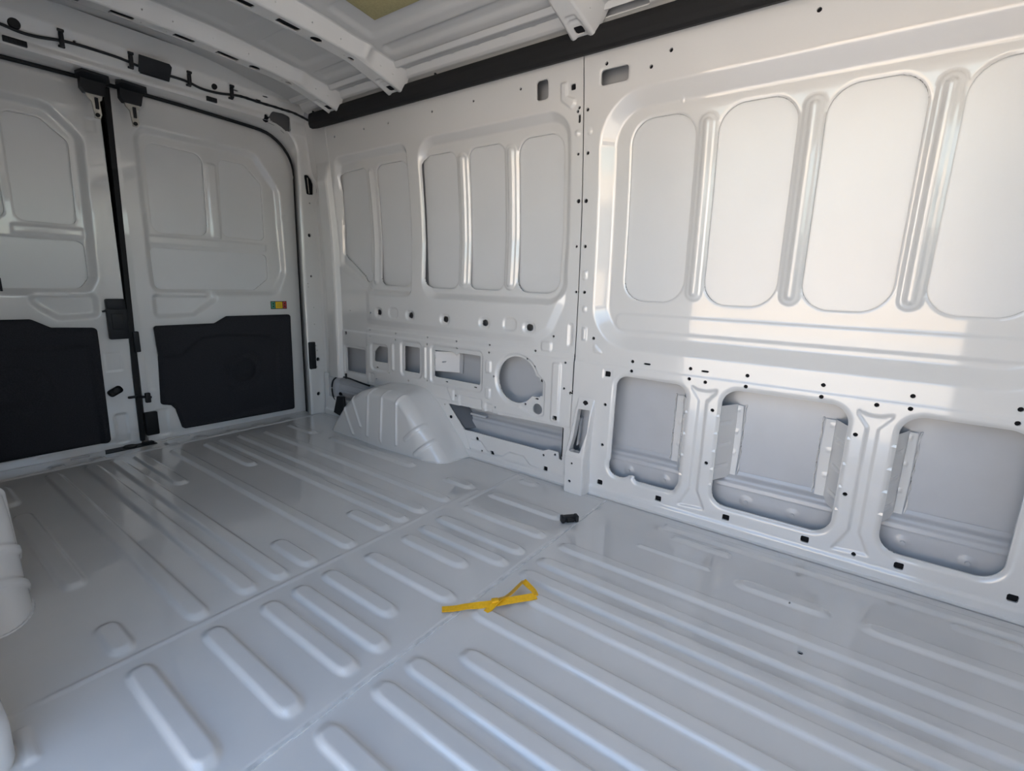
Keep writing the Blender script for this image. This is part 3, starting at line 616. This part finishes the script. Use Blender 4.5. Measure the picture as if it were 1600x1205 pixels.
catch(.712, 'black and zinc door catch above the left rear door')
catch(.845, 'black and zinc door catch above the right rear door')

# ================================================================== rear doors
YD = 2.862
DOOR = lambda x, z, h: (x, YD+h, z)
def door2():
    feats = [(poly([(.912, 1.505), (1.475, 1.500), (1.605, 1.32), (1.618, .86), (1.55, .72), (.912, .72)], .07), .022, .032),
             (poly([(.912, .74), (1.26, .74), (1.21, .69), (1.10, .612), (.912, .605)], .035), .018, .028),
             (rect(1.222, 1.275, 1.02, 1.40, .012), -.006, .01), (rect(.935, 1.515, .968, 1.018, .012), -.005, .01), (rb(.900, .083, .030, .07, .01), .004, .006),
             (rect(.85, .90, .25, .47, .01), .004, .02), (rb(1.625, 1.17, .02, .02, .02), .004, .008)]
    PN = [poly([(.962, 1.438), (1.212, 1.430), (1.205, 1.030), (.957, 1.027)], .045), poly([(1.290, 1.428), (1.42, 1.426), (1.507, 1.34), (1.507, 1.035), (1.280, 1.040)], .03), poly([(.936, .955), (1.512, .955), (1.511, .82), (1.43, .757), (.94, .755)], .025)]
    o = sheet('door_2', grid(.832, 1.712, .0055), grid(-.005, 1.67, .0055), DOOR, PAINT, feats, [(p, .002, .005) for p in PN], .005)
    tag(o, 'right-hand white rear door with charcoal lower trim', kind='structure')
    for p in PN:
        a, b, c, d = p[1]; sheet('skin_panel', grid(a-.008, b+.008, .05), grid(c-.008, d+.008, .05), lambda x, z, h: DOOR(x, z, .022+.009), SKIN, parent=o)
    MB().box((1.27, YD+.07, .83), (.95, .01, 1.75)).build('outer_skin', CAVITY, o)
    T = poly([(.905, .577), (1.186, .578), (1.250, .614), (1.614, .613), (1.606, .026), (.986, .032), (.963, .142), (.945, .166), (.900, .178), (.912, .42)], .014)
    fe = [(T, -.016, .012), (poly([(.88, .430), (1.00, .432), (1.10, .513), (1.20, .525), (1.47, .510), (1.525, .45), (1.52, .06), (.88, .02)], .02), .012, .022), (ci(1.317, .31, .115), .006, .02), (ci(1.317, .31, .075), -.012, .03), (poly([(1.20, .20), (1.42, .19), (1.43, .35), (1.36, .41), (1.26, .39)], .03), .004, .012)]
    f0 = T[0]
    t = sheet('trim_panel', grid(.885, 1.63, .006), grid(.015, .63, .006), lambda x, z, h: DOOR(x, z, h-.016), CARPET, fe, [((lambda U, V: -f0(U, V), (.885, 1.63, .015, .63)), 0, .01)], .012, parent=o)
    tag(t, 'charcoal felt trim panel with a round speaker bulge')
    sheet('speaker_grille', grid(1.262, 1.372, .01), grid(.255, .365, .01), lambda x, z, h: DOOR(x, z, h-.030), CLOTH, [(ci(1.317, .31, .055), -.004, .03)], [((lambda U, V: np.hypot(U-1.317, V-.31)*-1+.055, (1.26, 1.38, .25, .37)), 0, .01)], 0, parent=t)
    # folded leading edge by the gap
    MB().prism([(.834, YD-.002, 1.62), (.858, YD-.004, 1.62), (.852, YD-.004, .02), (.826, YD-.002, .02)], (0, .04, 0)).build('edge_fold', PAINT, o)
    MB().box((.848, YD-.014, .092), (.055, .03, .118), .006).build('stop_block', RUBBER, o)
    MB().box((.828, YD-.012, .505), (.024, .022, .10), .004).build('catch_block', BLACK, o)
    b = MB(); b.cyl((.80, YD-.016, .236), (.86, YD-.016, .225), .006, n=10); b.box((.845, YD-.016, .225), (.022, .02, .05), .004); b.build('latch_lever', BLACK, o)
    return o
d2 = door2()
def door1():
    feats = [(poly([(.05, 1.515), (.63, 1.512), (.735, 1.40), (.722, .80), (.68, .722), (.05, .722)], .07), .022, .032),
             (poly([(.43, .74), (.715, .74), (.71, .62), (.56, .612), (.50, .66)], .035), .018, .028),
             (rb(.732, .088, .027, .075, .01), .004, .006), (rb(.733, .415, .034, .047, .006), .003, .005), (rect(.69, .83, .318, .324, 0), -.002, .003), (rect(.46, .70, .972, 1.018, .012), -.005, .01), (rb(.762, 1.455, .02, .03, .006), .003, .006)]
    PN = [poly([(.486, 1.446), (.60, 1.446), (.684, 1.37), (.674, 1.028), (.482, 1.030)], .03), rect(.12, .452, 1.03, 1.44, .04), poly([(.06, .962), (.690, .960), (.688, .80), (.655, .755), (.06, .752)], .03)]
    o = sheet('door_1', grid(.0, .802, .0055), grid(-.005, 1.67, .0055), DOOR, PAINT, feats, [(p, .002, .005) for p in PN], .005)
    tag(o, 'left-hand white rear door with the black lock cover', kind='structure')
    for p in PN:
        a, b, c, d = p[1]; sheet('skin_panel', grid(a-.008, b+.008, .05), grid(c-.008, d+.008, .05), lambda x, z, h: DOOR(x, z, .022+.009), SKIN, parent=o)
    MB().box((.37, YD+.07, .83), (.93, .01, 1.75)).build('outer_skin', CAVITY, o)
    T = poly([(.05, .630), (.470, .626), (.53, .588), (.684, .580), (.684, .50), (.678, .034), (.05, .034)], .016); f0 = T[0]
    fe = [(T, -.016, .012), (rect(-.2, .66, .0, .512, .02), .012, .022), (rb(.36, .33, .15, .11, .10), .006, .02), (rb(.36, .33, .10, .075, .07), -.012, .03)]
    t = sheet('trim_panel', grid(.03, .70, .006), grid(.02, .645, .006), lambda x, z, h: DOOR(x, z, h-.016), CARPET, fe, [((lambda U, V: -f0(U, V), (.03, .70, .02, .645)), 0, .01)], .012, parent=o)
    tag(t, 'charcoal felt trim panel with an oval bulge')
    lk = MB(); lk.box((.764, YD-.012, .685), (.074, .03, .05), .007); lk.box((.765, YD-.010, .595), (.078, .026, .145), .006); lk = lk.build('lock_cover', BLACK, o)
    MB().box((.763, YD-.025, .605), (.046, .006, .075), .003).build('lock_flap', BLACK, lk)
    MB().cyl((.727, YD-.012, .655), (.712, YD-.012, .652), .006, .004, 10).build('lock_tab', BLACK, lk)
    a = MB(); a.box((.722, YD-.004, .275), (.060, .008, .034), .012, Matrix.Rotation(math.radians(-28), 3, 'Y'), 3); a = a.build('oval_plug', RUBBER, o)
    MB().cyl((.728, YD-.011, .279), (.728, YD-.005, .279), .012, n=14).build('plug_boss', BLACK, a)
    MB().box((.788, YD-.006, .236), (.040, .012, .012), .003).build('striker_bar', BLACK, o)
    MB().cyl((.398, YD-.02, .742), (.398, YD-.02, .795), .004, n=8).build('lock_pin', BLACK, o)
    return o
d1_ = door1()
g = empty('door_gap_seal', (.815, 2.85, 0)); tag(g, 'upright black rubber seal between the two rear doors', 'seal')
at0(MB().prism([(.824, 2.853, 1.625), (.846, 2.853, 1.625), (.832, 2.853, .85), (.824, 2.853, .40), (.815, 2.853, .01), (.796, 2.853, .01), (.798, 2.853, .36), (.806, 2.853, .60), (.812, 2.853, .85)], (0, .03, 0)).build('seal_strip', RUBBER), g)
# warning sticker on the right door
st = empty('warning_sticker', (1.554, YD, .669)); tag(st, 'small green, yellow and red sticker on the right door above its trim', 'sticker')
at0(MB().box((1.554, YD-.001, .669), (.098, .0012, .046)).build('backing', ST_K), st)
at0(MB().box((1.520, YD-.0022, .669), (.022, .001, .038)).build('green_field', ST_G), st)
at0(MB().box((1.555, YD-.0022, .669), (.042, .001, .038)).build('yellow_field', ST_Y), st)
at0(MB().box((1.590, YD-.0022, .669), (.020, .001, .038)).build('red_field', ST_R), st)
for x, z in ((1.520, .677), (1.520, .662), (1.590, .677), (1.590, .662)):
    at0(MB().cyl((x, YD-.0027, z), (x, YD-.0032, z), .005, n=12).build('symbol', ST_K), st)
for k in range(3): at0(MB().box((1.555, YD-.003, .660+.008*k), (.030-.004*k, .0006, .0015)).build('text_line', ST_K), st)
# black bumper pad on the pillar by the hinge
o = MB(); o.box((1.662, 2.712, .372), (.042, .02, .165), .005); o = o.build('hinge_cover', BLACK); tag(o, 'black upright hinge cover on the pillar right of the doors', 'hinge cover')

# ================================================================== wheel arches
def arch(s, label):
    # outer profile on the wall plane, from the rear foot over the top to the front foot
    key = [(2.400, .0), (2.345, .075), (2.245, .185), (2.150, .258), (2.070, .288), (1.960, .300), (1.850, .302), (1.775, .285), (1.690, .215), (1.600, .120), (1.530, .045), (1.490, .0)]
    K = smooth([Vector((a, b, 0)) for a, b in key], 6); kp = np.array([(p.x, p.y) for p in K]); kd = np.concatenate([[0], np.cumsum(np.hypot(*np.diff(kp, axis=0).T))]); kd /= kd[-1]
    NV = 300; C0 = np.array([1.900, 0.0])
    vv = np.linspace(0, 1, NV); Y = np.interp(vv, kd, kp[:, 0]); Z = np.interp(vv, kd, kp[:, 1])
    # across: from the wall (t=0) to the middle of the inner face (t=1): x inset and contraction
    tt = np.concatenate([np.linspace(0, .42, 18), np.linspace(.43, .70, 30), np.linspace(.708, .90, 36), np.linspace(.92, 1, 6)])
    def prof(t, v):
        dl_ = .115+.20*float(ramp((v-.70)/.22))
        # x distance from wall and scale towards C0
        if t < .42: a = t/.42; return 1.735-.128*a, 1.0-.035*a
        if t < .70: a = (t-.42)/.28*math.pi/2; return 1.607-.075*math.sin(a), .965-dl_*(1-math.cos(a))
        a = (t-.70)/.30; return 1.532-.010*a, (.965-dl_)*(1-a)
    thin = [((2.222, .155), (2.146, .026)), ((2.155, .224), (2.079, .082)), ((2.012, .30), (2.024, .044)), ((1.905, .31), (1.915, .043)), ((1.800, .31), (1.800, .044))]
    wide = [((1.576, .226), (1.738, .085)), ((1.508, .171), (1.670, .024))]
    def seg(p, a, b):
        a = np.array(a); b = np.array(b); e = b-a; t_ = min(1, max(0, ((p-a) @ e)/(e @ e))); return float(np.hypot(*(p-a-e*t_)))
    V = []; F = []
    for i, t in enumerate(tt):
        for j in range(NV):
            x, sc = prof(t, vv[j])
            y = C0[0]+(Y[j]-C0[0])*sc; z = C0[1]+(Z[j]-C0[1])*sc; b = 0
            if t > .44:
                p_ = np.array((y, z)); e = min(1, (t-.44)/.05)
                for g_ in thin: b += .0075*e*math.exp(-(seg(p_, *g_)/.0058)**2)
                for g_ in wide: b += .0070*e/(1+(seg(p_, *g_)/.0095)**8)
            nx = min(1, max(0, (t-.40)/.25)); dy, dz = Y[j]-C0[0], Z[j]; dl = math.hypot(dy, dz)+1e-6
            xx = x-b*nx; y += b*(1-nx)*dy/dl; z += b*(1-nx)*dz/dl
            if s < 0: xx = 1.716-xx
            V.append((xx, y, max(z, .001)))
    for i in range(len(tt)-1):
        for j in range(NV-1): F.append((i*NV+j, i*NV+j+1, (i+1)*NV+j+1, (i+1)*NV+j))
    o = empty('wheel_arch', (1.62 if s > 0 else .096, 1.9, 0)); tag(o, label, 'wheel arch', 'wheel arches')
    a = mesh_obj('arch_shell', V, F, PAINT); at0(a, o)
    # welded flange on the wall
    fo = [(2.30, .235), (2.19, .262), (2.10, .325), (1.80, .335), (1.72, .30), (1.545, .127), (1.51, .06), (1.56, .02), (1.69, .205), (1.775, .275), (1.85, .292), (1.96, .292), (2.07, .28), (2.15, .25), (2.245, .178)]
    x0 = 1.7285 if s > 0 else 1.716-1.7285
    fo = poly([(2.20, .24), (2.09, .330), (1.80, .336), (1.715, .312), (1.645, .246), (1.545, .142), (1.522, .10), (1.488, .02), (1.488, .002), (2.30, .002), (2.30, .16)], .012)[0]
    at0(sheet('arch_flange', grid(1.46, 2.32, .006), grid(.002, .345, .006), (WALL if s > 0 else MIRR), PAINT, [(rect(1.70, 2.1, .318, .322, .002), -.002, .003)], [((lambda U, V: -fo(U, V), (1.4, 2.4, 0, .4)), 0, .01)], .004, base=lambda U, V: 0*U-.0045), o)
    for y, z, r in ((1.622, .178, .008), (1.665, .235, .004), (1.93, .318, .006)):
        at0(MB().cyl((x0-.0008*s, y, z), (x0+.001*s, y, z), r, n=12).build('flange_hole', HOLE if r > .006 else STEEL), o)
    # sealant along the foot
    row = [k for k, t in enumerate(tt) if abs(t-.70) < .012][0]
    base = [(V[i*NV+NV-1][0], V[i*NV+NV-1][1], .004) for i in range(2, row+1)]
    at0((lambda mm: mm.tube(base, lambda i: .0035+.0008*math.sin(i*1.9), 6))(MB()).build('foot_sealant', PAINT), o)
    return o
arch(1, 'white ribbed wheel arch box against the right wall'); arch(-1, 'white wheel arch box at the left edge of the floor')
# black flap behind the right arch
o = MB(); o.prism([(1.706, 2.542, .137), (1.704, 2.476, .142), (1.690, 2.448, .055), (1.690, 2.470, .022), (1.700, 2.572, .034)], (.012, 0, 0)); o = o.build('vent_flap', BLACK)
tag(o, 'black plastic flap behind the right wheel arch', 'flap')
# cable looping in the opening behind the arch
cb = empty('pillar_cable', (1.74, 2.5, .2)); tag(cb, 'black cable looping through the opening behind the right wheel arch', 'cable')
cpts = smooth([Vector(p) for p in ((1.738, 2.27, .238), (1.734, 2.36, .247), (1.732, 2.43, .256), (1.732, 2.50, .258), (1.734, 2.56, .252), (1.733, 2.61, .225), (1.732, 2.628, .18), (1.732, 2.620, .125), (1.736, 2.60, .10))])
at0((lambda mm: mm.tube(cpts, .0050, 8))(MB()).build('sleeve', BLACK), cb)
at0(MB().box((1.730, 2.475, .268), (.010, .014, .032), .003).build('cable_clip', BLACK), cb)

# ================================================================== loose things on the floor
st = empty('yellow_strap', (.90, .70, .012)); tag(st, 'knotted yellow webbing strap lying across the floor joint', 'strap')
def ribbon(P, hw, tilt, th=.0012):
    """P: centre points; tilt: per-point angle of the width vector out of the floor plane"""
    v, f = [], []; n = len(P)
    for i, p in enumerate(P):
        p = Vector(p); t = (Vector(P[min(n-1, i+1)])-Vector(P[max(0, i-1)])).normalized(); s = t.cross(Vector((0, 0, 1))).normalized(); up = s.cross(t)
        wv = (s*math.cos(tilt[i])+up*math.sin(tilt[i]))*hw; nv = (up*math.cos(tilt[i])-s*math.sin(tilt[i]))*th
        for q in (p-wv-nv, p+wv-nv, p+wv+nv, p-wv+nv): v.append(q)
    for i in range(n-1):
        for k in range(4): f.append((i*4+k, i*4+(k+1) % 4, i*4+4+(k+1) % 4, i*4+4+k))
    f += [(3, 2, 1, 0), tuple(range(n*4-4, n*4))]
    return mesh_obj('webbing', v, f, YELLOW, auto=50)
A = smooth([Vector(p) for p in ((.806, .784, .010), (.830, .760, .010), (.852, .741, .012), (.870, .722, .013), (.889, .703, .014), (.912, .684, .015), (.934, .667, .016), (.960, .648, .016), (.984, .630, .016), (.999, .622, .015))])
ta = np.interp(np.linspace(0, 1, len(A)), [0, .25, .38, .5, .7, 1], [-.1, -.15, -.5, -.35, -.45, -.5])
a = ribbon(A, .0092, ta); a.name = 'long_tail'; at0(a, st)
B = smooth([Vector(p) for p in ((.999, .622, .017), (1.008, .636, .020), (1.018, .660, .020), (1.030, .684, .018))])
a = ribbon(B, .0075, np.linspace(-.3, .5, len(B))); a.name = 'loop_end'; at0(a, st)
Cc = smooth([Vector(p) for p in ((1.030, .684, .019), (1.006, .684, .016), (.975, .681, .016), (.945, .679, .018), (.918, .681, .024), (.897, .684, .019), (.882, .688, .011), (.868, .692, .008))])
a = ribbon(Cc, .0078, np.interp(np.linspace(0, 1, len(Cc)), [0, .3, .6, .75, 1], [-.6, -.5, -.3, .1, .02])); a.name = 'short_tail'; at0(a, st)
a = MB(); a.box((.905, .688, .024), (.020, .016, .007), .003, Matrix.Rotation(math.radians(-40), 3, 'Z')); at0(a.build('knot', YELLOW), st)
cl = empty('cable_clip_block', (1.448, .779, 0)); tag(cl, 'small black plastic clip block on the floor near the pillar foot', 'clip')
R = Matrix.Rotation(math.atan2(-.043, .052), 3, 'Z'); o3 = Vector((1.448, .777, .003))
def cb_(p, d, b=.002): return MB().box(o3+R @ Vector(p), d, b, R)
at0(cb_((0, 0, .013), (.062, .020, .022), .003).build('body', BLACK), cl)
for x in (-.026, .026): at0(cb_((x, -.004, .014), (.012, .026, .024), .003).build('end_jaw', BLACK), cl)
at0(MB().cyl(o3+R @ Vector((-.012, -.013, .012)), o3+R @ Vector((.012, -.013, .012)), .008, n=12).build('barrel', RUBBER), cl)

# ================================================================== left side of the van
lf = [(rect(1.20, 2.45, .75, 1.477, .08), .028, .034), (rect(.5, 3, -.2, .545, 0), -.0035, .008)]
wall_left = sheet('wall_left', grid(1.075, 2.70, .02), grid(0, 1.72, .02), MIRR, PAINT, lf)
tag(wall_left, 'white left side wall behind the sliding door opening', kind='structure')
sheet('front_side', grid(-1.0, -.42, .05), grid(0, 1.72, .05), MIRR, PAINT, parent=wall_left)
for y0, y1 in ((1.06, 2.92), (-1.02, -.42)): MB().box((-.11, (y0+y1)/2, .85), (.02, y1-y0, 1.95)).build('outer_skin', CAVITY, wall_left)
# rear post of the sliding door opening, its foot shows at the lower left corner
post = MB(); post.box((.012, 1.13, .045), (.116, .165, .15), .045, None, 5); post = post.build('post_foot', PAINT, wall_left, auto=60)
post2 = MB(); post2.prism([(-.035, 1.19, .115), (.035, 1.185, .115), (.042, 1.155, .115), (.042, 1.07, .115), (-.035, 1.055, .115)], (-.02, 0, .30)); post2.build('door_post', PAINT, wall_left, auto=50)
MB().cyl((.052, 1.185, .075), (.066, 1.190, .075), .008, n=12).build('post_plug', HOLE, wall_left)
MB().box((-.03, .33, 1.69), (.10, 1.55, .18), .02).build('door_header', PAINT, wall_left)
at_trim = duct(-1); at_trim.name = 'side_trim'; at_trim.parent = wall_left

# ================================================================== driver's cab ahead of the load space (closes the front, lets daylight in by its glass openings)
cab = sheet('floor_front', grid(-.02, 1.735, .3), grid(-2.3, -1.04, .3), lambda x, y, h: (x, y, h), GREYP); tag(cab, 'dark grey cab floor ahead of the load space', kind='structure')
MB().box((.858, -1.66, 1.80), (1.9, 1.34, .03)).build('cab_roof', ROOFP, cab)
for s in (1, -1):
    x = CX+s*.90
    m_ = MB(); m_.box((x, -1.66, .36), (.06, 1.34, .75), .01); m_.box((x, -1.07, 1.25), (.06, .14, 1.1), .01); m_.box((x-s*.03, -2.22, 1.25), (.06, .10, 1.1), .01); m_.box((x, -1.66, 1.66), (.06, 1.34, .30), .01)
    m_.build('cab_door', GREYP, cab)
m_ = MB(); m_.box((.858, -2.15, .40), (1.74, .34, .85), .05); m_.build('dashboard', GREYP, cab)
MB().box((.858, -2.27, 1.70), (1.8, .05, .25)).build('screen_header', ROOFP, cab)
for x in (.42, 1.32):
    m_ = MB(); m_.box((x, -1.45, .30), (.50, .50, .22), .06); m_.box((x, -1.20, .72), (.48, .14, .72), .06); m_.box((x, -1.18, 1.16), (.26, .10, .20), .04); m_.build('cab_seat', GREYP, cab)

# ================================================================== outside, unseen: open yard, plus a building added for warm bounce and reflections
gr = sheet('ground', grid(-30, 30, 4), grid(-30, 30, 4), lambda x, y, h: (x, y, h-.62), CONCRETE); tag(gr, 'sunlit pale concrete outside the van', kind='structure')
bd = MB(); bd.box((-15.0, -4.0, .9), (4, 26, 3.1), .02); bd = bd.build('bounce_building', STUCCO); tag(bd, 'unseen tan building added across the yard for warm bounce light', kind='structure')
for y in (-13.0, -9.0, -1.0, 3.0): MB().box((-12.98, y, 1.3), (.12, 1.8, 1.4), .01).build('window_pane', GREYP, bd)
for y in (-6.0, -3.4, 6.0): MB().box((-12.97, y, .75), (.10, 2.2, 2.6), .02).build('bounce_shutter', PAINT, bd)  # pale panels added to throw bright reflections onto the right wall
